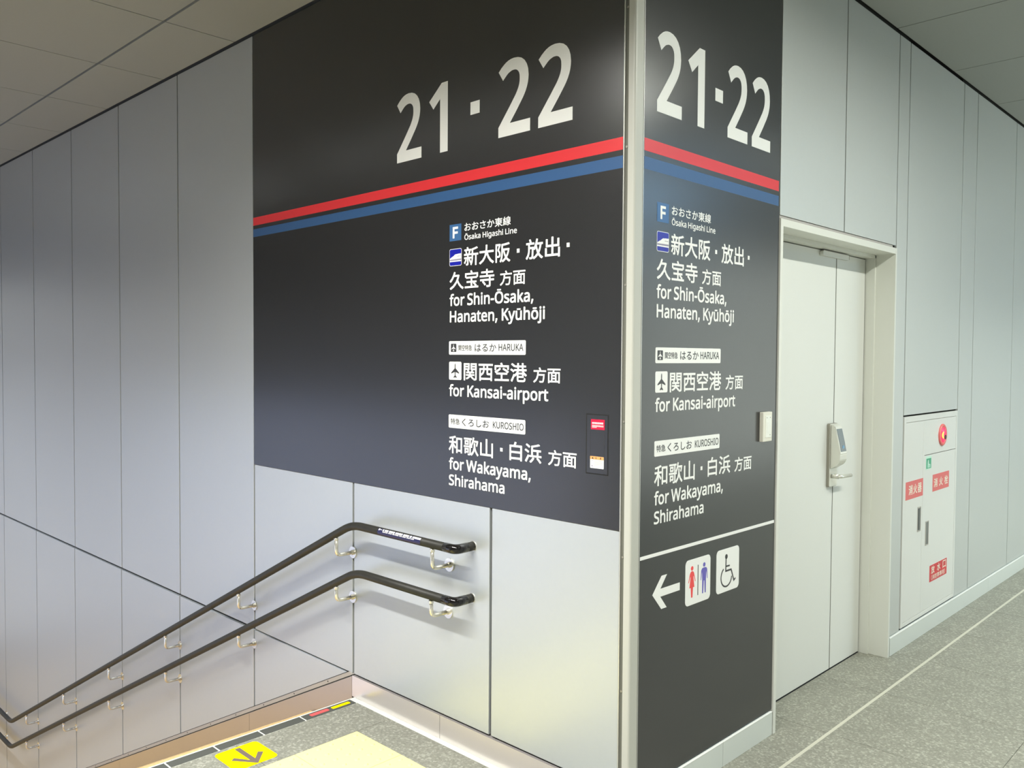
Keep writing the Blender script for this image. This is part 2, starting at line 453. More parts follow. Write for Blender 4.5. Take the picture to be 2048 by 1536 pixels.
GLYPHS = {
    ',': (180, '28,-87 47,-3 61,78 124,78 129,71 104,-8 71,-87'),
    '-': (216, '27,154 27,206 189,206 189,154'),
    '1': (384, '181,0 181,335 181,381 183,418 164,400 142,381 91,339 60,379 189,480 238,480 238,0'),
    '2': (384, '32,0 32,49 158,176 219,240 234,259 247,278 257,296 264,315 268,334 269,355 267,380 259,400 246,415 229,427 208,434 185,436 162,435 142,430 123,424 105,415 87,403 69,390 38,430 57,445 79,458 102,470 128,479 155,484 185,486 226,482 262,471 291,452 312,427 325,396 330,359 328,334 323,311 314,288 303,267 288,245 271,224 207,155 107,54 349,54 349,0'),
    'A': (429, '0,0 187,482 242,482 428,0 366,0 308,148 118,148 61,0|138,202 290,202 236,347 230,367 221,396 214,419 203,378 193,347'),
    'F': (349, '65,0 65,480 333,480 333,426 126,426 126,257 320,257 320,203 126,203 126,0'),
    'H': (498, '65,0 65,480 126,480 126,277 371,277 371,480 432,480 432,0 371,0 371,224 126,224 126,0'),
    'I': (228, '27,0 27,35 83,48 83,431 27,445 27,480 200,480 200,445 144,431 144,48 200,35 200,0'),
    'K': (416, '65,0 65,480 126,480 126,243 167,289 208,334 338,480 408,480 218,271 416,0 345,0 175,229 126,186 126,0'),
    'L': (352, '65,0 65,480 126,480 126,54 335,54 335,0'),
    'O': (525, '263,-7 216,-3 174,7 139,24 109,48 84,76 65,111 52,150 44,193 41,241 44,288 52,331 65,370 84,404 109,433 139,456 174,473 216,483 263,487 309,484 349,473 384,456 414,433 439,405 458,370 472,331 481,288 484,240 481,193 472,150 458,110 439,76 414,47 384,24 349,7 308,-3|263,46 312,51 352,69 382,98 403,137 416,184 420,240 416,297 403,344 382,382 352,411 313,428 263,434 214,428 174,411 143,382 122,344 109,297 105,240 109,184 122,137 143,98 173,69 213,51'),
    'R': (418, '65,0 65,480 197,480 252,476 296,464 329,446 353,419 367,385 372,343 370,319 366,298 358,279 348,264 336,250 322,239 307,229 292,221 276,215 408,0 337,0 221,198 126,198 126,0|126,249 197,249 233,252 261,259 283,272 298,290 307,313 310,340 306,369 297,391 281,407 259,418 230,425 194,427 126,427'),
    'S': (369, '166,-7 140,-6 115,-4 91,-1 70,4 51,9 34,16 34,74 94,54 119,50 143,47 169,46 201,48 228,55 249,66 265,82 274,101 277,123 276,138 272,151 267,163 258,173 247,183 232,192 164,222 126,238 96,256 72,276 54,300 44,329 40,364 42,388 49,410 60,429 74,446 92,460 114,471 138,480 165,485 193,486 219,485 243,483 266,479 287,473 307,467 326,459 307,408 253,426 233,430 213,432 192,433 165,431 142,425 124,414 112,400 104,383 101,363 103,348 106,335 111,323 120,313 131,303 144,294 206,267 233,256 257,245 278,233 296,221 310,207 322,191 330,173 335,152 337,128 332,89 317,56 291,29 256,9 215,-3'),
    'U': (491, '243,-7 188,-1 143,15 107,42 81,78 66,121 60,171 60,480 121,480 121,169 124,133 135,102 152,78 176,60 208,49 246,46 286,50 317,61 341,80 357,106 367,135 370,169 370,480 430,480 430,169 428,137 421,107 410,80 394,55 373,34 348,16 318,4 283,-4'),
    'W': (625, '135,0 8,480 71,480 146,187 160,127 169,73 179,130 194,190 279,480 341,480 429,188 445,127 455,73 465,127 479,187 553,480 616,480 488,0 427,0 334,314 323,353 314,388 310,409 303,372 287,312 196,0'),
    'a': (377, '144,-7 114,-4 86,5 63,19 45,40 34,67 31,100 36,133 50,161 73,183 106,200 150,210 203,215 265,217 265,238 262,265 256,286 245,301 230,311 212,316 190,318 172,317 154,315 136,310 89,291 71,335 87,343 106,350 126,357 148,362 170,365 193,366 233,363 266,353 291,337 308,314 319,283 322,245 322,0 279,0 268,51 265,51 249,33 233,19 216,7 196,0 173,-5|158,41 187,44 212,52 234,66 251,86 261,112 264,144 264,176 211,174 171,170 140,163 118,152 103,138 95,121 92,99 94,81 100,66 110,55 124,47 140,43'),
    'e': (379, '210,-7 177,-4 147,3 120,14 96,30 75,51 59,76 47,106 39,140 37,177 39,215 46,249 57,279 72,305 90,326 112,344 138,357 166,364 196,367 226,364 252,358 276,347 296,331 313,312 327,290 337,264 343,235 345,204 345,169 98,169 102,131 113,100 129,76 152,58 180,47 213,44 235,44 255,46 274,50 328,69 328,17 274,-1 255,-4 234,-6|99,216 283,216 280,244 273,269 262,290 245,306 223,315 195,318 169,315 147,306 129,291 114,271 105,245'),
    'f': (231, '73,0 73,314 10,314 10,342 73,362 73,383 77,425 87,458 104,483 127,500 156,510 190,514 229,510 260,502 244,455 220,462 191,465 173,463 158,457 147,446 139,430 134,409 132,383 132,360 223,360 223,314 132,314 132,0'),
    'g': (413, '195,-161 145,-159 102,-151 65,-138 65,-84 103,-100 148,-109 198,-112 227,-109 251,-100 271,-85 286,-65 295,-40 298,-11 298,3 298,27 300,48 297,48 268,17 231,-1 185,-7 142,-1 106,15 76,42 54,79 41,125 37,179 41,233 54,278 76,316 106,344 142,361 185,367 208,365 229,361 249,353 267,343 283,329 298,312 301,312 309,360 356,360 356,-6 352,-53 338,-92 317,-122 286,-144 245,-157|194,42 227,45 253,55 273,71 287,94 295,126 298,165 298,179 295,224 287,259 273,285 252,303 226,313 193,317 165,313 142,301 123,281 109,254 101,220 98,179 101,138 109,104 123,77 141,57 165,46'),
    'h': (415, '57,0 57,510 116,510 116,361 113,310 117,310 130,327 146,341 164,352 185,360 206,364 229,366 269,363 302,352 328,335 346,310 357,276 361,234 361,0 302,0 302,230 299,262 289,286 273,303 251,314 222,317 186,313 158,302 139,283 126,257 119,225 116,186 116,0'),
    'i': (173, '87,420 78,421 70,424 62,429 57,436 54,446 52,457 54,469 57,479 62,486 70,491 78,494 87,495 96,494 104,491 111,486 117,479 120,469 122,457 120,446 117,436 111,429 104,424 96,421|57,0 57,360 116,360 116,0'),
    'j': (173, '87,420 78,421 70,424 62,429 57,436 54,446 52,457 54,469 57,479 62,486 70,491 78,494 87,495 96,494 104,491 111,486 117,479 120,469 122,457 120,446 117,436 111,429 104,424 96,421|15,-161 -15,-159 -37,-153 -37,-105 -16,-110 7,-112 21,-111 33,-107 43,-100 51,-90 56,-75 57,-56 57,360 116,360 116,-54 113,-85 105,-111 92,-133 73,-148 47,-158'),
    'k': (359, '57,0 57,510 116,510 116,244 115,216 113,185 116,185 128,201 144,221 158,238 273,360 343,360 197,206 353,0 281,0 156,168 116,132 116,0'),
    'm': (628, '57,0 57,360 105,360 113,311 117,311 129,328 144,342 162,353 182,361 202,365 223,367 254,364 281,357 303,345 321,328 333,306 336,306 350,325 366,340 386,352 407,360 429,365 452,367 489,363 520,353 543,335 560,310 570,277 574,234 574,0 515,0 515,232 512,262 503,286 489,303 468,314 442,317 410,314 385,304 367,287 355,264 347,234 345,199 345,0 286,0 286,232 283,262 274,286 260,303 239,314 212,317 180,313 155,302 137,283 125,258 118,226 116,187 116,0'),
    'n': (415, '57,0 57,360 105,360 113,311 117,311 130,328 146,342 165,353 186,361 208,365 230,367 270,363 302,353 328,335 346,310 357,277 361,234 361,0 302,0 302,230 299,262 289,286 273,303 251,314 222,317 186,313 158,302 139,283 126,258 119,226 116,187 116,0'),
    'o': (406, '202,-7 172,-4 143,3 117,15 94,32 75,53 58,79 46,109 39,143 37,181 42,236 57,282 82,318 116,345 156,361 204,367 236,364 264,357 290,345 314,328 333,307 349,282 361,252 368,218 370,181 365,126 350,79 325,42 291,15 250,-1|203,42 237,46 263,59 283,80 298,107 306,141 309,181 306,220 298,253 283,281 263,301 236,313 203,317 169,313 143,301 123,281 109,253 101,220 98,181 101,141 109,107 123,80 143,59 170,46'),
    'p': (413, '57,-161 57,360 105,360 113,311 116,311 128,326 142,339 158,351 178,360 201,365 228,367 270,362 305,346 335,320 358,284 372,238 376,181 372,124 358,78 335,41 305,14 269,-1 228,-7 202,-5 179,0 159,9 142,20 128,32 116,46 112,46 115,17 116,-13 116,-161|219,42 240,44 258,50 273,60 286,74 296,90 305,110 310,132 314,155 315,181 312,220 304,253 291,280 272,301 248,313 218,317 185,314 159,303 140,286 127,262 119,231 116,192 116,181 119,140 126,106 138,78 157,58 184,46'),
    'r': (277, '57,0 57,360 105,360 112,294 115,294 128,313 143,330 160,345 179,357 201,364 225,367 247,366 267,363 260,308 241,312 221,313 203,311 186,306 169,298 154,286 141,272 131,256 123,236 118,215 116,192 116,0'),
    's': (322, '148,-7 124,-6 102,-4 83,-1 66,4 50,9 35,16 35,70 87,50 107,45 128,42 149,41 176,43 198,47 214,55 225,66 232,79 234,94 234,103 231,111 227,118 221,125 212,133 200,140 146,164 86,191 71,200 58,211 48,223 40,237 36,253 34,271 38,299 51,323 72,342 99,356 132,364 169,367 191,366 211,364 231,360 284,343 264,296 216,312 200,315 183,318 165,318 143,317 124,313 110,307 99,298 93,287 91,275 92,265 95,257 99,249 107,243 116,236 129,229 183,206 242,180 257,170 269,159 279,147 286,133 290,118 291,99 287,67 274,41 253,20 224,5 189,-4'),
    't': (242, '167,-7 149,-6 132,-2 115,3 100,11 87,22 77,37 68,55 63,78 62,105 62,314 11,314 11,343 62,366 86,443 121,443 121,360 225,360 225,314 121,314 121,106 123,86 128,70 137,57 148,49 162,43 177,42 205,44 228,49 228,4 201,-4'),
    'u': (415, '184,-7 144,-3 111,7 86,25 68,49 57,83 53,124 53,360 113,360 113,128 116,97 126,73 142,56 164,46 193,42 229,46 256,57 276,76 289,102 296,134 299,173 299,360 358,360 358,0 310,0 301,48 298,48 285,31 269,17 250,6 229,-1 207,-5'),
    'y': (343, '56,-161 28,-160 7,-156 7,-109 25,-111 47,-113 66,-111 83,-105 97,-95 108,-82 118,-67 127,-49 146,-1 1,360 64,360 142,155 160,104 172,57 175,57 187,101 206,156 279,360 343,360 187,-50 174,-81 157,-108 139,-131 116,-148 89,-158'),
}
# ================================================================== SETTING
# ------------------------------------------------------------------ sign wall (left), panels between recessed joints
J = 0.0065                                       # half a joint
wa = empty('wall_left', rot=ROT_A, kind='structure')
box('wall_backing', (-11, -2.6, -0.20), (-0.03, ZC + 0.03, -0.012), 'backing', wa)
for k in range(len(JX)):
    u1 = JX[k - 1] - J if k else -0.0452
    u0 = JX[k] + J
    if u0 > -2.46:
        box('wall_panel', (u0, 0.104, -0.012), (u1, 0.9838, 0), 'panel', wa, bevel=0.0015)
    else:
        box('wall_panel', (u0, 0.104 + J, -0.012), (u1, ZC - 0.012, 0), 'panel', wa, bevel=0.0015)
        box('wall_panel', (u0, -2.55, -0.012), (u1, 0.104 - J, 0.004), 'panel', wa, bevel=0.0015)
# the lower panel beside the first steps
box('wall_panel', (JX[2] + J, -2.55, -0.012), (JX[1] - J, 0.104 - J, 0.004), 'panel', wa, bevel=0.0015)

# ------------------------------------------------------------------ corridor wall (right)
wb = empty('wall_right', rot=ROT_B, kind='structure')
B1, B2, B3, B4, B5 = 2.283, 2.438, 3.338, 3.612, 4.512
box('wall_backing', (0.03, 0, -0.25), (1.0, ZC + 0.03, -0.012), 'backing_dark', wb)
box('wall_backing', (1.0, 2.14, -0.25), (2.30, ZC + 0.03, -0.012), 'backing_dark', wb)
box('wall_backing', (2.275, 0, -0.25), (11.0, ZC + 0.03, -0.030), 'backing_dark', wb)
box('wall_backing', (2.275, 0, -0.25), (2.445, ZC + 0.03, -0.012), 'backing_dark', wb)
box('wall_backing', (3.335, 0, -0.25), (11.0, ZC + 0.03, -0.012), 'backing_dark', wb)
zt = ZC - 0.012
def bpanel(u0, u1, v0=0.104, v1=zt):
    box('wall_panel', (u0 + 0.0052, v0, -0.012), (u1 - 0.0052, v1, 0), 'panel_b', wb, bevel=0.0015)
bpanel(1.000, 1.637, 2.150); bpanel(1.637, B1, 2.150)
bpanel(B1, B2); bpanel(B2, B3, 1.262); bpanel(B3, B4); bpanel(B4, B5)
for k in range(7): bpanel(B5 + 0.9 * k, B5 + 0.9 * (k + 1))

# ------------------------------------------------------------------ corner profile between the two signs
tr = empty('trim_1', kind='structure')
bm = bmesh.new()
prof = [(-0.024, 0.010), (-0.024, -0.003), (-0.006, -0.003), (-0.001, -0.002), (0.002, 0.001), (0.003, 0.006), (0.003, 0.043), (-0.010, 0.043), (-0.010, 0.010)]
poly_prism(bm, prof, 0.0, ZC - 0.005)
from_bm('corner_profile', bm, 'trim', tr)
box('gasket_strip', (-0.042, 0.004, 0.0), (-0.024, 0.030, ZC - 0.005), 'gasket', tr)
box('edge_strip', (-0.0445, -0.0006, 0.104), (-0.0405, 0.012, ZC - 0.012), 'edge_alu', tr)
box('gasket_strip', (-0.020, 0.043, 0.0), (-0.002, 0.0485, ZC - 0.005), 'gasket', tr)
box('edge_strip', (-0.010, 0.0485, 0.10), (0.0010, 0.0515, ZC - 0.012), 'edge_alu', tr)
# screws in the joint
bm = bmesh.new()
for z in (0.45, 0.9, 1.35, 1.8, 2.25, 2.7): disc(bm, (-0.033, 0.005, z), (0, -1, 0), 0.004, 0.003, 10)
from_bm('screw', bm, 'lock_edge', tr, kind='stuff')

# ------------------------------------------------------------------ floor
fl = empty('floor', kind='structure')
bm = bmesh.new()
add_box(bm, (XN + 0.012, -6.5, -0.20), (4.2, 0.004, -0.004))
add_box(bm, (-0.14, 0.0, -0.20), (4.2, 11.0, -0.004))
from_bm('floor_bed', bm, 'grout_fine', fl)
TS = 0.598
tile_me = {}
def tile(x0, y0, x1, y1, name='floor_tile', material='granite'):
    key = (round(x1 - x0, 4), round(y1 - y0, 4), material)
    c = Vector(((x0 + x1) / 2, (y0 + y1) / 2, 0))
    if key not in tile_me:
        bm = bmesh.new()
        add_box(bm, (x0 - c.x, y0 - c.y, -0.02), (x1 - c.x, y1 - c.y, 0), 0.0012)
        bmesh.ops.recalc_face_normals(bm, faces=bm.faces[:])
        me = bpy.data.meshes.new(name); bm.to_mesh(me); bm.free()
        me.materials.append(MATS[material])
        tile_me[key] = me
    o = bpy.data.objects.new(name, tile_me[key])
    COL.objects.link(o); o.parent = fl; o.location = c
    return o
g = 0.0013
yj = [1.172 + TS * (k - 3) for k in range(18)]           # joints across the corridor
for a, b in zip(yj, yj[1:]):
    if a < -0.63: continue
    if b < 1.0:
        tile(0.012, max(a, -0.03) + g, 0.160, b - g)
    else:
        tile(-0.14 if b < 2.6 else 0.0, a + g, 0.160, b - g)
    for k in range(4):
        tile(0.174 + k * TS + (g if k else 0), a + g, 0.174 + (k + 1) * TS - g, b - g)
box('joint_filler', (0.160, -0.62, -0.01), (0.174, 10.6, -0.0008), 'grout', fl)
box('joint_filler', (-1.48, -0.034, -0.01), (0.02, 0.0, -0.0005), 'sealant', fl)
# landing by the stairs: stone, then raised-dot blocks, then stone
tile(-1.474, -0.622, -1.2365, -0.034)
tile(-1.474, -1.22, -1.2365, -0.6245)
tile(-1.474, -3.1, -1.2365, -1.2225)
tile(-1.2340, -0.2035, -0.642, -0.034); tile(-0.640, -0.2035, -0.042, -0.034); tile(-0.040, -0.2035, 0.160, -0.034)
for i in range(5):
    y1 = -0.2055 - TS * i
    tile(-0.640, y1 - TS + 0.002, -0.042, y1); tile(-0.040, y1 - TS + 0.002, 0.160, y1)
for i in range(4):
    for k in range(4):
        y1 = -0.6245 - TS * (i + 0.0)
        tile(0.174 + k * TS, y1 - TS + 0.002, 0.174 + (k + 1) * TS - 0.002, y1)
bm = bmesh.new()
TB = 0.2935
add_box(bm, (0, -TB, -0.018), (TB, 0, 0.001), 0.0012)
for i in range(5):
    for k in range(5):
        c = Vector((TB * (i + 0.5) / 5, -TB * (k + 0.5) / 5, 0.0005))
        r = bmesh.ops.create_cone(bm, segments=12, radius1=0.0115, radius2=0.006, depth=0.005, cap_ends=True)
        bmesh.ops.translate(bm, verts=r['verts'], vec=c + Vector((0, 0, 0.0025)))
bmesh.ops.recalc_face_normals(bm, faces=bm.faces[:])
tact = bpy.data.meshes.new('tactile_tile'); bm.to_mesh(tact); bm.free(); tact.materials.append(MATS['tactile'])
for i in range(2):
    for k in range(6):
        o = bpy.data.objects.new('tactile_tile', tact)
        COL.objects.link(o); o.parent = fl
        o.location = (-1.2345 + (TB + 0.002) * i, -0.2055 - (TB + 0.002) * k, 0)
box('floor_tile', (-1.2345, -3.1, -0.02), (-0.642, -0.2055 - 6 * (TB + 0.002), 0), 'granite', fl)

# ------------------------------------------------------------------ steel skirting, sign wall
bl = empty('baseboard_left', rot=ROT_A, kind='structure')
plate('skirting_plate', [(-0.03, 0.0), (-0.03, 0.096), (-0.94, 0.096), (-0.94, 0.0)], -0.012, 0.0065, 'steel', bl)
plate('skirting_plate', [(-0.942, 0.0), (-0.942, 0.096), (-1.553, 0.096), (-1.553, 0.0)], -0.012, 0.0065, 'steel', bl)
def sl(x, off=0.0): return 0.100 + SLOPE * (x + 1.545) + off
XE = -6.55
prev = -1.555
for x in (-2.50, -4.30, -6.0, XE):
    plate('sloped_skirting', [(prev, sl(prev, -0.42)), (prev, sl(prev, -0.003)), (x, sl(x, -0.003)), (x, sl(x, -0.42))], -0.012, 0.0065, 'steel_stair', bl)
    prev = x - 0.002
plate('skirting_plate', [(XE, ZLOW - 0.05), (XE, sl(XE)), (-11, sl(XE)), (-11, ZLOW - 0.05)], -0.012, 0.0065, 'steel', bl)
plate('cap_strip', [(-1.553, sl(-1.553, 0.004)), (-1.575, sl(-1.575, 0.023)), (-1.590, sl(-1.590, 0.023)), (XE, sl(XE, 0.023)), (XE, sl(XE, 0.004))], -0.012, 0.0062, 'steel_cap', bl)
plate('cap_joint', [(-1.556, sl(-1.556, -0.002)), (-1.556, sl(-1.556, 0.003)), (XE, sl(XE, 0.003)), (XE, sl(XE, -0.002))], -0.012, 0.0046, 'dark_gap', bl)
plate('cap_joint', [(-1.590, sl(-1.590, 0.022)), (-1.590, sl(-1.590, 0.0265)), (XE, sl(XE, 0.0265)), (XE, sl(XE, 0.022))], -0.012, 0.0046, 'dark_gap', bl)
bm = bmesh.new()
x = -1.75
while x > XE:
    disc(bm, (x, sl(x, 0.0135), 0.0060), (0, 0, 1), 0.0035, 0.0012, 8); x -= 0.30
from_bm('screw', bm, 'dark_gap', bl, kind='stuff')

# ------------------------------------------------------------------ steel skirting, corridor wall
br = empty('baseboard_right', rot=ROT_B, kind='structure')
for u0, u1 in ((0.044, 0.60), (0.602, 0.994), (2.292, 4.05), (4.052, 5.85), (5.852, 7.65), (7.652, 10.8)):
    box('skirting_plate', (u0, 0.0, -0.012), (u1, 0.0945, 0.006), 'steel_b', br, bevel=0.0010)
    box('skirting_ledge_highlight', (u0, 0.0945, -0.010), (u1, 0.0975, 0.0075), 'ledge_highlight', br, bevel=0.0008)  # whitened top edge, a painted highlight

# ------------------------------------------------------------------ ceiling
ce = empty('ceiling', kind='structure')
bm = bmesh.new()
add_box(bm, (-11, -6.5, ZC + 0.020), (4.2, 0.2, ZC + 0.10))
add_box(bm, (-0.25, 0.0, ZC + 0.020), (4.2, 11.0, ZC + 0.10))
from_bm('ceiling_bed', bm, 'ceiling_void', ce)
def cpanel(x0, y0, x1, y1):
    box('ceiling_panel', (x0, y0, ZC), (x1, y1, ZC + 0.015), 'ceiling', ce, bevel=0.001)
CX = [0.053 - 0.8945 * k for k in range(13)]
rows = [(-0.381, -0.008), (-1.285, -0.395), (-2.18, -1.2885), (-3.12, -2.1835)]
for x1, x0 in zip(CX, CX[1:]):
    for y0, y1 in rows:
        cpanel(x0 + 0.0032, y0, min(x1, 0.0 if y1 > -0.1 else 9) - 0.0032, y1)
CY = [2.222 + 0.882 * (k - 3) for k in range(14)]
for y0, y1 in zip(CY, CY[1:]):
    for x0, x1 in ((0.008, 0.92), (0.924, 1.82), (1.824, 2.72), (2.724, 3.60)):
        cpanel(x0, max(y0, -0.38) + 0.0032, x1, y1 - 0.0032)
for k in range(7):
    for x0, x1 in ((0.056, 0.92), (0.924, 1.82), (1.824, 2.72), (2.724, 3.60)):
        cpanel(x0, -0.394 - 0.88 * (k + 1), x1, -0.3965 - 0.88 * k)

# ------------------------------------------------------------------ the rest of the place, behind and beside the camera
o = box('wall_opposite', (-11, -3.32, -2.6), (-1.45, -3.12, ZC + 0.05), 'plaster'); props(o, kind='structure')
o = box('wall_stair_end', (-11.0, -3.2, -2.6), (-10.8, 0.2, ZC + 0.05), 'plaster'); props(o, kind='structure')
o = box('wall_far_side', (3.60, -6.5, -0.05), (3.80, 11.0, ZC + 0.05), 'plaster'); props(o, kind='structure')
o = box('wall_back', (-1.65, -6.6, -0.05), (3.8, -6.4, ZC + 0.05), 'plaster'); props(o, kind='structure')
o = box('wall_near_side', (-1.65, -6.5, -0.05), (-1.45, -3.12, ZC + 0.05), 'plaster'); props(o, kind='structure')
o = box('wall_corridor_end', (-0.25, 10.7, -0.05), (3.8, 10.9, ZC + 0.05), 'plaster'); props(o, kind='structure')

# unseen frosted glazing inferred from reflections; its panes glow in place of daylight
def glazing(name, a, b, axis, cols, material):
    w = empty(name, kind='structure')
    for i in range(cols):
        p, q = Vector(a), Vector(b)
        s = (q[axis] - p[axis]) / cols
        p[axis] = a[axis] + s * i + 0.03; q[axis] = a[axis] + s * (i + 1) - 0.03
        box('pane', p, q, material, w)
    for i in range(cols + 1):
        p, q = Vector(a), Vector(b)
        m = a[axis] + (b[axis] - a[axis]) / cols * i
        p[axis], q[axis] = m - 0.03, m + 0.03
        box('mullion', p, q, 'mullion', w)
    for z in (a[2], b[2]):
        p, q = Vector(a), Vector(b)
        p.z, q.z = z - 0.04, z + 0.04
        box('window_rail', p, q, 'mullion', w)
    return w
glazing('window_1', (3.565, 4.2, 0.15), (3.60, 10.2, 2.85), 1, 5, 'glass_corridor')
glazing('window_3', (-10.80, -3.0, -2.2), (-10.765, -0.25, 2.50), 1, 3, 'glass_end')
glazing('window_2', (-9.2, -3.12, -2.2), (-2.6, -3.085, 1.05), 0, 6, 'glass_stair')

# ------------------------------------------------------------------ stairs
st = empty('staircase', (XN, -1.56, 0), label='stone staircase with dark ribbed nosing going down along the sign wall', cat='stairs')
def loc(p): return (p[0] - XN, p[1] + 1.56, p[2])
NS = 15
rise = -ZLOW / NS
run = rise / SLOPE
for k in range(NS - 1):
    x1 = XN - run * k
    box('step', loc((x1 - run - 0.02, -3.08, -rise * (k + 1) - 0.25)), loc((x1 - 0.001, -0.015, -rise * (k + 1))), 'granite_step', st, bevel=0.003)
box('lower_landing', loc((-10.79, -3.08, ZLOW - 0.1)), loc((XN - run * (NS - 1), -0.015, ZLOW)), 'landing_stone', st)
box('riser', loc((XN - 0.001, -3.08, -0.2)), loc((XN + 0.012, -0.005, -0.02)), 'granite', st)
box('nosing_edge', loc((XN - 0.004, -3.08, -0.02)), loc((XN + 0.004, -0.005, 0.0005)), 'sealant', st)
y = -0.034
ends = [-0.297, -0.4935, -0.690, -0.8865, -1.083, -1.28, -1.476, -1.673, -1.87, -2.066, -2.263, -2.459, -2.656, -3.07]
for e in ends:
    box('nosing_strip', loc((-1.5255, e + 0.004, -0.02)), loc((-1.4765, y - 0.004, 0.0012)), 'nosing', st, bevel=0.001)
    y = e
box('nosing_bed', loc((-1.526, -3.08, -0.03)), loc((-1.474, -0.005, -0.0012)), 'sealant', st)

# ------------------------------------------------------------------ door with its frame in the corridor wall
d = empty('door_1', rot=ROT_B, kind='structure')
fr = empty('door_frame', parent=d)
D0, D1, DZ = 1.000, 2.2775, 2.135
def fpoly(name, pts, v0, v1):
    # plan outline (u, out), upright from v0 to v1
    bm = bmesh.new()
    lo = [bm.verts.new((p[0], v0, p[1])) for p in pts]; hi = [bm.verts.new((p[0], v1, p[1])) for p in pts]
    bm.faces.new(lo); bm.faces.new(hi[::-1])
    for i in range(len(pts)): bm.faces.new((lo[i], lo[(i + 1) % len(pts)], hi[(i + 1) % len(pts)], hi[i]))
    from_bm(name, bm, 'frame_paint', fr)
fpoly('jamb', [(D0, -0.2), (D0, 0.007), (D0 + 0.022, 0.007), (D0 + 0.022, -0.092), (D0 + 0.036, -0.092), (D0 + 0.036, -0.2)], 0.0, DZ)
fpoly('jamb', [(D1, -0.2), (D1, 0.007), (D1 - 0.017, 0.007), (D1 - 0.017, -0.092), (D1 - 0.031, -0.092), (D1 - 0.031, -0.2)], 0.0, DZ)
bm = bmesh.new()
pts = [(DZ, -0.2), (DZ, 0.0065), (DZ - 0.030, 0.0065), (DZ - 0.030, -0.092), (DZ - 0.046, -0.092), (DZ - 0.046, -0.2)]
lo = [bm.verts.new((D0 + 0.001, p[0], p[1])) for p in pts]; hi = [bm.verts.new((D1 - 0.001, p[0], p[1])) for p in pts]
bm.faces.new(lo); bm.faces.new(hi[::-1])
for i in range(len(pts)): bm.faces.new((lo[i], lo[(i + 1) % len(pts)], hi[(i + 1) % len(pts)], hi[i]))
from_bm('frame_head', bm, 'frame_paint', fr)
box('drip_strip', (D0 + 0.002, DZ, -0.012), (D1 - 0.04, DZ + 0.012, -0.001), 'steel_cap', fr)
box('door_void', (D0, 0.0, -0.26), (D1, DZ, -0.20), 'dark_gap', d)
DD = 1.884
lf = box('door_leaf', (D0 + 0.0385, 0.006, -0.185), (DD - 0.0045, DZ - 0.050, -0.14), 'door_paint', d, bevel=0.0015)
l2 = box('door_leaf', (DD + 0.0045, 0.006, -0.185), (D1 - 0.0375, DZ - 0.050, -0.14), 'door_paint', d, bevel=0.0015)
box('threshold', (D0 + 0.036, -0.002, -0.19), (D1 - 0.031, 0.004, -0.145), 'dark_gap', d)
box('door_gap_shade', (DD - 0.0045, 0.006, -0.18), (DD + 0.0045, DZ - 0.050, -0.1425), 'dark_gap', d)  # dark strips that paint the shade in the gaps around the leaves
box('door_gap_shade', (D1 - 0.0375, 0.006, -0.18), (D1 - 0.0312, DZ - 0.050, -0.1425), 'dark_gap', d)
box('door_gap_shade', (D0 + 0.0362, 0.006, -0.18), (D0 + 0.0385, DZ - 0.050, -0.1425), 'dark_gap', d)
cl = empty('door_closer', parent=d)
plate('closer_body', rrect(1.69, 2.058, 1.995, 2.080, 0.008), -0.139, -0.122, 'door_paint', cl)
box('closer_arm', (1.700, 2.0803, -0.139), (1.99, 2.0842, -0.124), 'lock_edge', cl)
box('closer_cap', (1.987, 2.060, -0.138), (1.992, 2.078, -0.1215), 'lock_edge', cl)
# lock case with card reader and lever
lk = empty('door_lock', parent=d)
plate('lock_plate', rrect(1.806, 0.930, 1.898, 1.244, 0.008), -0.139, -0.127, 'lock_edge', lk)
plate('lock_face', rrect(1.8085, 0.9325, 1.8955, 1.2415, 0.007), -0.127, -0.1245, 'lock_steel', lk)
bm = bmesh.new()
prof = [(1.238, -0.1245), (1.234, -0.104), (1.150, -0.084), (1.095, -0.074), (1.065, -0.076), (1.045, -0.086), (1.026, -0.115), (1.020, -0.1245)]
lo = [bm.verts.new((1.815, p[0], p[1])) for p in prof]; hi = [bm.verts.new((1.893, p[0], p[1])) for p in prof]
bm.faces.new(lo); bm.faces.new(hi[::-1])
for i in range(len(prof)): bm.faces.new((lo[i], lo[(i + 1) % len(prof)], hi[(i + 1) % len(prof)], hi[i]))
es = [e for e in bm.edges if e.calc_length() > 0.05]
bmesh.ops.bevel(bm, geom=es, offset=0.003, segments=2, affect='EDGES')
case = from_bm('lock_case', bm, 'lock_steel', lk)
bm = bmesh.new()
def incl(v): return -0.104 + (1.234 - v) / (1.234 - 1.150) * 0.020 if v > 1.15 else -0.084 + (1.15 - v) / 0.055 * 0.010
q = [(u, v, incl(v) + dn) for dn in (0.0, 0.0015) for u, v in ((1.826, 1.218), (1.826, 1.15), (1.826, 1.108), (1.886, 1.108), (1.886, 1.15), (1.886, 1.218))]
vs = [bm.verts.new(p) for p in q]
bm.faces.new((vs[6], vs[7], vs[10], vs[11])); bm.faces.new((vs[7], vs[8], vs[9], vs[10]))
for i in range(6): bm.faces.new((vs[i], vs[(i + 1) % 6], vs[6 + (i + 1) % 6], vs[6 + i]))
rd = from_bm('card_reader', bm, 'reader', lk)
bm = bmesh.new(); disc(bm, (1.858, 1.128, incl(1.128) + 0.001), (0, 0, 1), 0.010, 0.0016, 16)
from_bm('reader_mark', bm, 'reader_mark', lk)
bm = bmesh.new()
disc(bm, (1.835, 0.985, -0.1245), (0, 0, 1), 0.012, 0.035, 16)
tube(bm, rounded([(1.835, 0.985, -0.10), (1.835, 0.985, -0.078), (1.955, 0.982, -0.078)], 0.015), 0.009, 12)
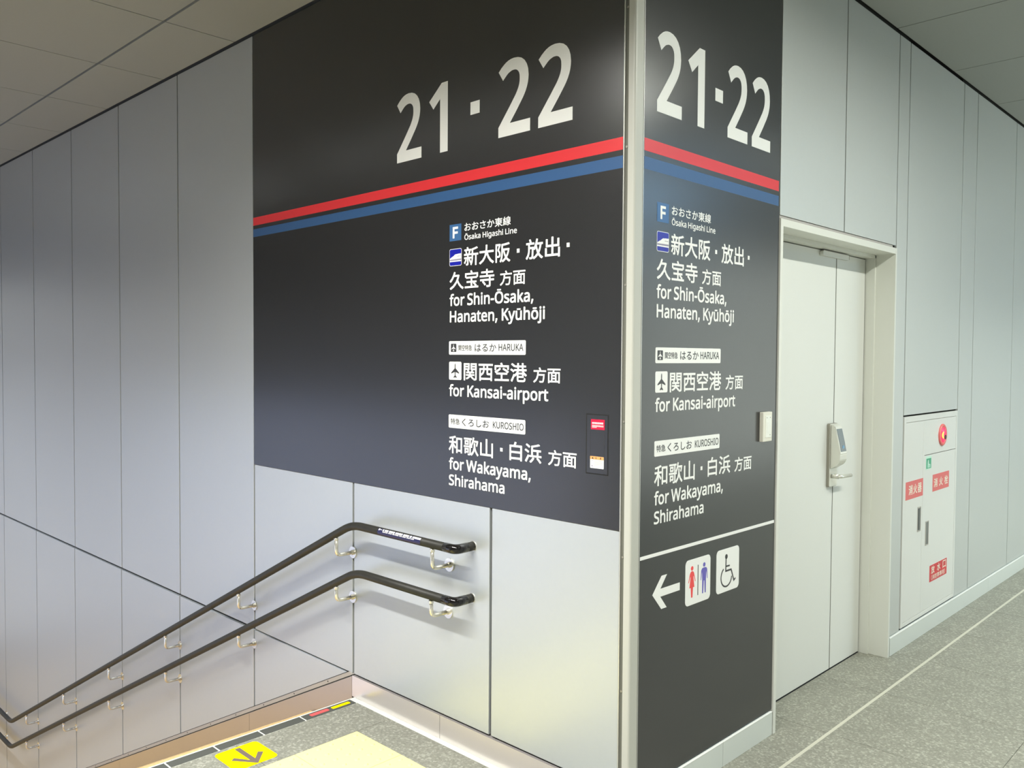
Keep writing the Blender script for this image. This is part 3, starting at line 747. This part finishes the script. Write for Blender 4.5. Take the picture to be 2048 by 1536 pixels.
from_bm('lever', bm, 'lock_steel', lk, smooth=True)

# ================================================================== LAMPS in the ceiling (out of the photo's view)
for kind, ln, wd, p, head, colr, watt, spread in LAMPS:
    t = empty('ceiling_light', p, Euler((0, 0, math.radians(head))), label='recessed ceiling ' + kind, cat='ceiling light', group='ceiling lights')
    bm = bmesh.new()
    for s in (-1, 1):
        add_box(bm, (-ln / 2 - 0.02, s * (wd / 2 + 0.01) - 0.01, 0.0), (ln / 2 + 0.02, s * (wd / 2 + 0.01) + 0.01, 0.016))
        add_box(bm, (s * (ln / 2 + 0.01) - 0.01, -wd / 2, 0.0), (s * (ln / 2 + 0.01) + 0.01, wd / 2, 0.016))
    from_bm('lamp_housing', bm, 'frame_paint', t)
    box('diffuser', (-ln / 2, -wd / 2, 0.010), (ln / 2, wd / 2, 0.014), 'lamp_glass', t)
    la = bpy.data.lights.new('lamp', 'AREA')
    la.shape = 'RECTANGLE'; la.size = ln; la.size_y = wd
    la.energy = watt; la.color = colr; la.spread = math.radians(spread)
    lo_ = bpy.data.objects.new('lamp', la); COL.objects.link(lo_)
    lo_.parent = t; lo_.location = (0, 0, 0.008)
# ================================================================== THINGS
# ------------------------------------------------------------------ the two direction signs
def plane_shape(cx, cy, h):
    """little aeroplane seen from above, nose up, height h"""
    half = [(0.0, 0.50), (0.035, 0.44), (0.045, 0.36), (0.045, 0.16), (0.40, -0.13), (0.40, -0.21), (0.045, -0.09),
            (0.042, -0.32), (0.16, -0.44), (0.16, -0.50), (0.0, -0.455)]
    pts = half + [(-x, y) for x, y in reversed(half[1:-1])]
    return [(cx + x * h, cy + y * h) for x, y in pts]

def train_icon(L, z0, z1, par):
    w = 0.0715
    ic = empty('bullet_train_mark', parent=par)
    e = 0.0010
    plate('mark_border', rrect(L, z0, L + w, z1, 0.007), e, e + 0.0004, 'sign_white', ic)
    plate('mark_field', rrect(L + 0.002, z0 + 0.002, L + w - 0.002, z1 - 0.002, 0.0055), e + 0.0004, e + 0.0007, 'train_blue', ic)
    h = z1 - z0
    P = lambda x, y: (L + x * w, z0 + y * h)
    plate('train', [P(0.03, 0.37), P(0.97, 0.37), P(0.97, 0.70), P(0.70, 0.69), P(0.58, 0.675), P(0.52, 0.68), P(0.42, 0.64), P(0.32, 0.57), P(0.15, 0.50), P(0.05, 0.44)],
          e + 0.0007, e + 0.0010, 'sign_white', ic)
    plate('train_base', [P(0.06, 0.33), P(0.97, 0.33), P(0.97, 0.405), P(0.06, 0.385)], e + 0.0010, e + 0.0012, 'train_grey', ic)
    plates('train_window', [rect(*P(x, 0.53), *P(x + 0.04, 0.575)) for x in (0.66, 0.76, 0.86)], e + 0.0010, e + 0.0012, 'sign_ink', ic)
    plate('track', rect(*P(0.02, 0.245), *P(0.98, 0.315)), e + 0.0007, e + 0.0010, 'sign_white', ic)

def common(par, L, d1, d2, N=0.0010):
    """lettering both signs share; d1, d2 shift the two lower blocks"""
    F = dict(n=N, parent=par)
    fb = plate('line_badge', rect(L, 2.0195, L + 0.069, 2.0845), N, N + 0.0004, 'sign_sky', par)
    latin('F', L + 0.0185, L + 0.0505, 2.0295, 0.0450, N + 0.0004, 'sign_white', par, bold=26)
    kanji('おおさか東線', L + 0.087, L + 0.340, 2.0505, 2.0840, material='sign_white', bold=0.016, **F)
    latin('Ōsaka Higashi Line', L + 0.087, L + 0.372, 2.0175, 0.0210, material='sign_white', bold=15, **F)
    train_icon(L, 1.9205, 1.9880, par)
    kanji('新大阪', L + 0.085, L + 0.339, 1.9150, 1.9890, material='sign_white', bold=0.017, **F)
    plate('dot', rect(L + 0.3725, 1.9445, L + 0.3860, 1.9595), N, N + 0.0004, 'sign_white', par)
    kanji('放出', L + 0.4175, L + 0.5825, 1.9145, 1.9880, material='sign_white', bold=0.017, **F)
    plate('dot', rect(L + 0.6130, 1.9445, L + 0.6265, 1.9595), N, N + 0.0004, 'sign_white', par)
    kanji('久宝寺', L + 0.001, L + 0.255, 1.8265, 1.8975, material='sign_white', bold=0.017, **F)
    kanji('方面', L + 0.285, L + 0.4165, 1.8280, 1.8840, material='sign_white', bold=0.016, **F)
    latin('for Shin-Ōsaka,', L + 0.001, L + 0.4570, 1.7625, 0.0455, material='sign_white', bold=17, **F)
    latin('Hanaten, Kyūhōji', L + 0.003, L + 0.5135, 1.6975, 0.0455, material='sign_white', bold=17, **F)
    # airport express plate
    a = -d1
    pl = plate('train_name_plate', rrect(L - 0.001, 1.5695 + a, L + 0.4205, 1.6230 + a, 0.005), N, N + 0.0004, 'sign_white', par)
    K = dict(n=N + 0.0004, parent=par, material='sign_ink')
    plate('plane_badge', rrect(L + 0.0105, 1.5800 + a, L + 0.0430, 1.6130 + a, 0.003), N + 0.0004, N + 0.0007, 'sign_ink', par)
    plate('plane', plane_shape(L + 0.0268, 1.5965 + a, 0.028), N + 0.0007, N + 0.0009, 'sign_white', par)
    kanji('関空特急', L + 0.055, L + 0.133, 1.5850 + a, 1.6080 + a, bold=0.014, **K)
    kanji('はるか', L + 0.149, L + 0.268, 1.5815 + a, 1.6115 + a, bold=0.014, **K)
    latin('HARUKA', L + 0.2805, L + 0.409, 1.5840 + a, 0.0265, bold=9, **K)
    plate('plane_badge', rrect(L, 1.4695 + a, L + 0.073, 1.5415 + a, 0.006), N, N + 0.0004, 'sign_white', par)
    plate('plane', plane_shape(L + 0.0365, 1.5060 + a, 0.058), N + 0.0004, N + 0.0007, 'sign_ink', par)
    kanji('関西空港', L + 0.0865, L + 0.427, 1.4685 + a, 1.5400 + a, material='sign_white', bold=0.017, **F)
    kanji('方面', L + 0.459, L + 0.5895, 1.4690 + a, 1.5250 + a, material='sign_white', bold=0.016, **F)
    latin('for Kansai-airport', L + 0.000, L + 0.5325, 1.4040 + a, 0.0455, material='sign_white', bold=17, **F)
    # southern express plate
    b = -d2
    plate('train_name_plate', rrect(L - 0.001, 1.2775 + b, L + 0.4210, 1.3305 + b, 0.005), N, N + 0.0004, 'sign_white', par)
    kanji('特急', L + 0.011, L + 0.065, 1.2920 + b, 1.3160 + b, bold=0.014, **K)
    kanji('くろしお', L + 0.078, L + 0.231, 1.2885 + b, 1.3185 + b, bold=0.014, **K)
    latin('KUROSHIO', L + 0.2515, L + 0.413, 1.2910 + b, 0.0255, bold=9, **K)
    kanji('和歌山', L, L + 0.253, 1.1750 + b, 1.2475 + b, material='sign_white', bold=0.017, **F)
    plate('dot', rect(L + 0.2915, 1.2055 + b, L + 0.3045, 1.2190 + b), N, N + 0.0004, 'sign_white', par)
    kanji('白浜', L + 0.3405, L + 0.502, 1.1765 + b, 1.2475 + b, material='sign_white', bold=0.017, **F)
    kanji('方面', L + 0.534, L + 0.666, 1.1760 + b, 1.2325 + b, material='sign_white', bold=0.016, **F)
    latin('for Wakayama,', L + 0.001, L + 0.4500, 1.1110 + b, 0.0455, material='sign_white', bold=17, **F)
    latin('Shirahama', L + 0.001, L + 0.316, 1.0465 + b, 0.0435, material='sign_white', bold=17, **F)

def stripes(par, u0, u1):
    plate('red_stripe', rect(u0, 2.2425, u1, 2.2840), 0.0008, 0.0012, 'sign_red', par)
    plate('blue_stripe', rect(u0, 2.1830, u1, 2.2235), 0.0008, 0.0012, 'sign_blue', par)

sa = empty('direction_sign', (0, 0, 0), ROT_A, label='wide black platform sign reading 21 22 on the wall above the stair handrails', cat='sign')
box('sign_board', (JX[2] - 0.001, 0.9845, -0.012), (-0.0445, ZC - 0.012, 0.0008), 'sign_black', sa, bevel=0.0008)
stripes(sa, JX[2] + 0.001, -0.0455)
for ch, u0, u1 in (('2', -1.2335, -1.0745), ('1', -1.0215, -0.9110), ('2', -0.6235, -0.4635), ('2', -0.4215, -0.2635)):
    latin(ch, u0, u1, 2.3800, 0.2760, 0.0010, 'sign_white', sa, bold=15, name='numeral')
plate('dot', rect(-0.7785, 2.4955, -0.7270, 2.5440), 0.0010, 0.0014, 'sign_white', sa)
common(sa, -0.897, 0.0, 0.0)

sb = empty('direction_sign', (0, 0, 0), ROT_B, label='narrow black platform sign reading 21 22 between corner trim and grey door, with toilet symbols', cat='sign')
box('sign_board', (0.0520, 0.1045, -0.012), (0.9965, ZC - 0.012, 0.0008), 'sign_black', sb, bevel=0.0008)
stripes(sb, 0.0535, 0.988)
for ch, u0, u1 in (('2', 0.1235, 0.2685), ('1', 0.3110, 0.4160), ('2', 0.5795, 0.7245), ('2', 0.7620, 0.9070)):
    latin(ch, u0, u1, 2.3835, 0.2760, 0.0010, 'sign_white', sb, bold=15, name='numeral')
plate('dot', rect(0.4890, 2.4990, 0.5420, 2.5450), 0.0010, 0.0014, 'sign_white', sb)
common(sb, 0.130, 0.0260, 0.0510)
plate('white_line', rect(0.0535, 0.8850, 0.992, 0.8970), 0.0010, 0.0014, 'sign_white', sb)
plate('arrow', [(0.127, 0.7545), (0.181, 0.8120), (0.214, 0.8120), (0.1745, 0.7680), (0.295, 0.7680), (0.295, 0.7405), (0.1745, 0.7405), (0.214, 0.6965), (0.181, 0.6965)],
      0.0010, 0.0014, 'sign_white', sb)
wc = empty('toilet_mark', parent=sb)
plate('mark_plate', rrect(0.3305, 0.6710, 0.4990, 0.8365, 0.018), 0.0010, 0.0014, 'sign_white', wc)
n0, n1 = 0.0014, 0.0018
wx, wt = 0.3735, 0.8125
wom = [(-0.0035, -0.019), (-0.010, -0.0225), (-0.014, -0.029), (-0.0235, -0.058), (-0.0205, -0.0595), (-0.0115, -0.036), (-0.0095, -0.041), (-0.0105, -0.048), (-0.0165, -0.0785),
       (-0.0075, -0.0785), (-0.0045, -0.1145), (0.0, -0.1150)]
plate('woman', [(wx + x, wt + y) for x, y in wom + [(-x, y) for x, y in reversed(wom[:-1])]], n0, n1, 'woman_red', wc)
plate('woman_head', circle(wx + 0.0005, wt - 0.0088, 0.0082, 20), n0, n1, 'woman_red', wc)
mx_ = 0.4555
man = [(-0.004, -0.019), (-0.014, -0.0205), (-0.020, -0.027), (-0.0235, -0.062), (-0.0205, -0.0635), (-0.0155, -0.036), (-0.0140, -0.036), (-0.0125, -0.065), (-0.0125, -0.1130),
       (-0.0055, -0.1135), (-0.0020, -0.067), (0.0, -0.067)]
plate('man', [(mx_ + x, wt + y) for x, y in man + [(-x, y) for x, y in reversed(man[:-1])]], n0, n1, 'man_blue', wc)
plate('man_head', circle(mx_, wt - 0.0085, 0.0082, 20), n0, n1, 'man_blue', wc)
plate('divider', rect(0.4118, 0.6990, 0.4160, 0.8100), n0, n1, 'sign_ink', wc)
wh = empty('wheelchair_mark', parent=sb)
plate('mark_plate', rrect(0.5415, 0.6730, 0.7095, 0.8380, 0.018), 0.0010, 0.0014, 'sign_white', wh)
plate('head', circle(0.6130, 0.8070, 0.0095, 20), n0, n1, 'sign_ink', wh)
plate('body', stroke([(0.6115, 0.8050), (0.6095, 0.7520), (0.6500, 0.7520), (0.6710, 0.7065), (0.6830, 0.7130)], 0.0068), n0, n1, 'sign_ink', wh)
plate('arm', stroke([(0.6110, 0.7700), (0.6390, 0.7690)], 0.0062), n0, n1, 'sign_ink', wh)
arc = [(0.6150 + 0.0395 * math.cos(math.radians(a)), 0.7300 + 0.0375 * math.sin(math.radians(a))) for a in range(122, 361, 8)]
plate('wheel', stroke(arc, 0.0062), n0, n1, 'sign_ink', wh)

# ------------------------------------------------------------------ small flap in the wide sign
ap = empty('access_flap', (-0.1415, 0, 1.164), ROT_A, label='small dark flap with red and orange labels set into the wide sign beside the corner', cat='access panel')
w2, hh = 0.0485, 0.206
fr4 = [rect(-w2, 0, w2, 0.0042), rect(-w2, hh - 0.0040, w2, hh), rect(-w2, 0.0042, -w2 + 0.0050, hh - 0.0040), rect(w2 - 0.0030, 0.0042, w2, hh - 0.0040)]
plates('flap_frame', fr4, 0.0009, 0.0012, 'ceiling_void', ap)
plate('flap', rect(-w2 + 0.0050, 0.0042, w2 - 0.0030, hh - 0.0040), 0.0009, 0.0024, 'panel_navy', ap)
plate('groove', rect(-0.0287, 0.06, -0.0281, 0.155), 0.0024, 0.0026, 'dark_gap', ap)
plate('groove', rect(0.0315, 0.06, 0.0321, 0.155), 0.0024, 0.0026, 'dark_gap', ap)
plate('red_card', rect(-0.0257, 0.1535, 0.0330, 0.1880), 0.0024, 0.0032, 'card_red', ap)
tiny_print('card_print', -0.0205, 0.0285, 0.1700, 0.1800, 0.0032, 'sign_white', ap, rows=1, seed=3)
tiny_print('card_print', -0.0205, 0.0285, 0.1590, 0.1690, 0.0032, 'sign_white', ap, rows=3, seed=4)
plate('caution_card', rrect(-0.0277, 0.0215, 0.0305, 0.0620, 0.002), 0.0024, 0.0030, 'sign_white', ap)
plate('caution_band', rrect(-0.0277, 0.0515, 0.0305, 0.0620, 0.002), 0.0030, 0.0034, 'orange', ap)
plate('caution_mark', [(-0.0205, 0.0535), (-0.0125, 0.0535), (-0.0165, 0.0600)], 0.0034, 0.0037, 'sign_ink', ap)
kanji('注', -0.0055, 0.0005, 0.0535, 0.0600, 0.0034, 'sign_ink', ap, bold=0.008)
kanji('意', 0.0145, 0.0205, 0.0535, 0.0600, 0.0034, 'sign_ink', ap, bold=0.008)
tiny_print('card_print', -0.024, -0.014, 0.0465, 0.0495, 0.0030, 'train_grey', ap, rows=1, seed=5)
tiny_print('card_print', -0.010, 0.027, 0.0300, 0.0490, 0.0030, 'trim', ap, rows=6, seed=6)
plate('caution_dot', circle(-0.0195, 0.0290, 0.0028, 12), 0.0030, 0.0033, 'train_grey', ap)

# ------------------------------------------------------------------ switch box on the narrow sign
sw = empty('wall_switch', (0, 0.893, 1.229), ROT_B, label='pale plastic switch box fixed to the narrow black sign beside the door', cat='switch')
box('box_body', (-0.037, 0.0, 0.001), (0.037, 0.1185, 0.018), 'switch', sw, bevel=0.002)
plate('switch_plate', rrect(-0.018, 0.016, 0.027, 0.104, 0.002), 0.018, 0.0195, 'switch_in', sw)
plate('key_panel', rrect(-0.010, 0.036, 0.018, 0.080, 0.002), 0.0195, 0.0205, 'switch_in', sw)
for u, v in ((-0.009, 0.096), (0.017, 0.096), (0.017, 0.026)):
    bm = bmesh.new(); disc(bm, (u, v, 0.0193), (0, 0, 1), 0.0022, 0.0008, 12); from_bm('screw', bm, 'lock_edge', sw)

# ------------------------------------------------------------------ fire hydrant cabinet
hy = empty('hydrant_cabinet', (0, 2.888, 0.105), ROT_B, label='pale steel fire hydrant cabinet with red labels set into the corridor wall', cat='cabinet')
U0, U1, VT = -0.443, 0.444, 1.148
I0, I1, V0, V1 = -0.414, 0.420, 0.030, 1.115
DV = -0.131
box('cabinet_back', (U0, 0.004, -0.028), (U1, VT, -0.014), 'dark_gap', hy)
bm = bmesh.new()
for a, b in (((U0, 0.006), (I0 - 0.002, VT)), ((I1 + 0.002, 0.006), (U1, VT)), ((I0 - 0.002, V1 + 0.002), (I1 + 0.002, VT)), ((I0 - 0.002, 0.006), (I1 + 0.002, V0 - 0.002))):
    add_box(bm, (a[0], a[1], -0.014), (b[0], b[1], 0.003), 0.001)
from_bm('cabinet_frame', bm, 'cabinet', hy)
dl = box('cabinet_door', (I0, V0, -0.012), (DV - 0.010, V1, 0.002), 'cabinet', hy, bevel=0.001)
box('cabinet_post', (DV - 0.0088, V0, -0.012), (DV + 0.0088, V1, 0.0025), 'cabinet', hy, bevel=0.001)
box('lamp_panel', (DV + 0.010, 0.9185, -0.012), (I1, V1, 0.002), 'cabinet', hy, bevel=0.001)
dr = box('cabinet_door', (DV + 0.010, V0, -0.012), (I1, 0.9150, 0.002), 'cabinet', hy, bevel=0.001)
def sticker(u0, v0, u1, v1, m, border=None):
    if border:
        plate('label_border', rect(u0 - 0.004, v0 - 0.004, u1 + 0.004, v1 + 0.004), 0.0020, 0.0024, border, hy)
    return plate('label_plate', rect(u0, v0, u1, v1), 0.0020, 0.0028, m, hy)
sticker(-0.4040, 0.6950, -0.1370, 0.7930, 'label_red')
for i, ch in enumerate('消火器'):
    kanji(ch, -0.360 + i * 0.070, -0.300 + i * 0.070, 0.7180, 0.7720, 0.0028, 'label_cream', hy, bold=0.022)
sticker(0.0220, 0.6970, 0.3080, 0.7945, 'label_red')
for i, ch in enumerate('消火栓'):
    kanji(ch, 0.042 + i * 0.092, 0.104 + i * 0.092, 0.7190, 0.7710, 0.0028, 'label_cream', hy, bold=0.022)
sticker(0.0020, 0.1745, 0.3010, 0.2695, 'label_red_dark')
for i, ch in enumerate('放水口'):
    kanji(ch, 0.028 + i * 0.100, 0.086 + i * 0.100, 0.2180, 0.2630, 0.0028, 'label_cream', hy, bold=0.02)
kanji('（消防隊専用）', 0.030, 0.272, 0.1810, 0.2110, 0.0028, 'label_cream', hy, bold=0.012)
sticker(-0.0960, 0.8340, -0.0060, 0.9080, 'label_pale_green')
plate('label_plate', rect(-0.0900, 0.8390, -0.0120, 0.8960), 0.0028, 0.0032, 'label_green', hy)
plates('hydrant_figure', [rect(-0.070, 0.8430, -0.050, 0.8760), circle(-0.060, 0.8800, 0.0085, 12), rect(-0.042, 0.8430, -0.026, 0.8620), rect(-0.050, 0.858, -0.036, 0.864)],
       0.0032, 0.0035, 'label_pale_green', hy)
for u, v, m in ((-0.190, 0.567, 'handle_dark'), (-0.0575, 0.4695, 'handle_grey')):
    h = empty('recessed_handle', parent=hy)
    plates('handle_rim', [rect(u - 0.026, v - 0.069, u - 0.020, v + 0.069), rect(u + 0.020, v - 0.069, u + 0.026, v + 0.069), rect(u - 0.020, v + 0.063, u + 0.020, v + 0.069), rect(u - 0.020, v - 0.069, u + 0.020, v - 0.063)],
           0.0020, 0.0040, 'steel_cap', h)
    plate('handle_cup', rect(u - 0.020, v - 0.063, u + 0.020, v + 0.063), 0.0020, 0.0026, 'handle_grey', h)
    plate('handle_slot', rect(u - 0.016, v - 0.060, u + 0.002, v + 0.060), 0.0026, 0.0030, m, h)
lm = empty('alarm_lamp', parent=hy)
cx, cy = 0.1690, 1.0170
bm = bmesh.new()
ring = [(0.064, 0.002), (0.064, 0.007), (0.060, 0.011), (0.048, 0.011), (0.044, 0.008), (0.044, 0.002)]
k = 36
rows_ = [[bm.verts.new((cx + r * math.cos(2 * PI * i / k), cy + r * math.sin(2 * PI * i / k), n)) for i in range(k)] for r, n in ring]
for a, b in zip(rows_, rows_[1:]):
    for i in range(k): bm.faces.new((a[i], a[(i + 1) % k], b[(i + 1) % k], b[i]))
from_bm('lamp_ring', bm, 'lamp_ring', lm, smooth=True)
bm = bmesh.new()
dome = [(0.046, 0.007), (0.043, 0.011), (0.036, 0.015), (0.024, 0.018), (0.010, 0.019)]
rows_ = [[bm.verts.new((cx + r * math.cos(2 * PI * i / k), cy + r * math.sin(2 * PI * i / k), n)) for i in range(k)] for r, n in dome]
for a, b in zip(rows_, rows_[1:]):
    for i in range(k): bm.faces.new((a[i], a[(i + 1) % k], b[(i + 1) % k], b[i]))
bm.faces.new(rows_[-1])
from_bm('lamp_dome', bm, 'lamp_red', lm, smooth=True)
bm = bmesh.new(); disc(bm, (cx + 0.004, cy - 0.012, 0.012), (0, 0, 1), 0.014, 0.009, 20); from_bm('push_button', bm, 'handle_dark', lm)
bm = bmesh.new(); disc(bm, (cx - 0.019, cy, 0.010), (0, 0, 1), 0.020, 0.008, 20); from_bm('lamp_bulb', bm, 'lamp_core', lm)

# ------------------------------------------------------------------ handrails
def handrail(zr, xb, xend, xe, drop, label, printed):
    """zr height over the landing, xb upper bend, xend end by the sign, xe lower bend"""
    YR, R = -0.092, 0.0175
    t = empty('handrail', (xend, 0, zr), label=label, cat='handrail')
    T = lambda p: Vector((p[0] - xend, p[1], p[2] - zr))
    zl = zr - SLOPE * (xb - xe)
    path = rounded([T((xend - 0.055, YR, zr)), T((xb, YR, zr)), T((xe, YR, zl)), T((-9.5, YR, zl))], 0.07, 10)
    bm = bmesh.new(); tube(bm, path, R, 18); from_bm('rail', bm, 'rail', t, smooth=True)
    bm = bmesh.new(); tube(bm, rounded([T((xend - 0.060, YR, zr)), T((xend, YR, zr)), T((xend, YR + 0.058, zr))], 0.05, 12), R + 0.0012, 18)
    from_bm('elbow_cap', bm, 'rail_cap', t, smooth=True)
    bm = bmesh.new(); tube(bm, [T((xend, YR + 0.054, zr)), T((xend, 0.0, zr))], R, 18); from_bm('return_piece', bm, 'rail', t, smooth=True)
    bm = bmesh.new(); disc(bm, T((xend, 0.0, zr)), (0, -1, 0), 0.0195, 0.003, 24); from_bm('wall_rose', bm, 'bracket', t)
    xs = [xend - 0.137] + [x + 0.0 for x in JX[1:9]]
    for x in xs:
        z = zr if x > xb else max(zr - SLOPE * (xb - x), zl)
        zp = z - drop
        b = empty('bracket', T((x, 0, zp)), parent=t)
        bm = bmesh.new(); tube(bm, rounded([(0, 0, 0), (0, YR, 0), (0, YR, drop - 0.012)], 0.026, 8), 0.0082, 14)
        from_bm('bracket_arm', bm, 'bracket', b, smooth=True)
        bm = bmesh.new(); disc(bm, (0, 0, 0), (0, -1, 0), 0.027, 0.005, 28); disc(bm, (0, -0.005, 0), (0, -1, 0), 0.0115, 0.010, 16)
        from_bm('wall_plate', bm, 'bracket', b)
        bm = bmesh.new(); disc(bm, (0, YR, drop - 0.030), (0, 0, 1), 0.0105, 0.010, 14)
        from_bm('rail_socket', bm, 'bracket', b)
    if printed:
        def patch(bm, x0, x1, a0, a1, r, seg=4):
            for i in range(seg):
                q = []
                for x, k in ((x0, i), (x1, i), (x1, i + 1), (x0, i + 1)):
                    a = math.radians(a0 + (a1 - a0) * k / seg)
                    q.append(bm.verts.new(T((x, YR - r * math.cos(a), zr + r * math.sin(a)))))
                bm.faces.new(q)
        bm = bmesh.new(); patch(bm, -1.225, -0.945, -32, 62, R + 0.0006, 8); from_bm('label_strip', bm, 'navy', t)
        rnd = random.Random(11)
        bm = bmesh.new()
        x = -1.192
        while x < -0.955:
            w = rnd.choice((0.010, 0.008, 0.012)); patch(bm, x, x + w, 30, 58, R + 0.0010); x += w + rnd.choice((0.0015, 0.002, 0.006))
        x = -1.190
        while x < -0.98:
            w = rnd.choice((0.016, 0.022)); patch(bm, x, x + w, 14, 24, R + 0.0010, 2); x += w + rnd.choice((0.003, 0.005))
        for a0, a1, x0, x1 in ((40, 48, -1.220, -1.198), (48, 58, -1.220, -1.213), (30, 40, -1.220, -1.213)):
            patch(bm, x0, x1, a0, a1, R + 0.0010, 2)
        from_bm('label_print', bm, 'sign_white', t, kind='stuff')
    return t
handrail(0.822, -1.430, -0.753, -6.470, 0.098, 'upper black handrail with printed label strip on the stair wall', True)
handrail(0.616, -1.400, -0.759, -6.480, 0.083, 'lower black handrail without label strip on the stair wall', False)

# ------------------------------------------------------------------ stickers on the floor
ar = empty('floor_sticker', (-1.3625, -0.6365, 0.0), label='square yellow floor sticker with dark arrow beside the pale dotted blocks', cat='sticker')
h = 0.0915
plate('sticker_sheet', rrect(-h, -h, h, h, 0.022), 0.0, 0.0006, 'sticker_yellow', ar)
plate('arrow', [(-0.078, -0.0075), (0.046, -0.0075), (-0.012, -0.0445), (0.000, -0.0620), (0.088, 0.003), (0.017, 0.0640), (0.003, 0.0480), (0.046, 0.0135), (-0.078, 0.0135)],
      0.0006, 0.0009, 'sticker_ink', ar)
o = empty('nosing_sticker', (-1.501, -0.104, 0.0012), label='small yellow strip sticker on the dark step edge at the wall', cat='sticker')
plate('sticker_sheet', rrect(-0.011, -0.047, 0.011, 0.047, 0.006), 0.0, 0.0008, 'sticker_yellow', o)
o = empty('nosing_sticker', (-1.502, -0.214, 0.0012), label='small red strip sticker on the dark step edge', cat='sticker')
plate('sticker_sheet', rrect(-0.012, -0.046, 0.012, 0.046, 0.006), 0.0, 0.0008, 'sticker_red', o)
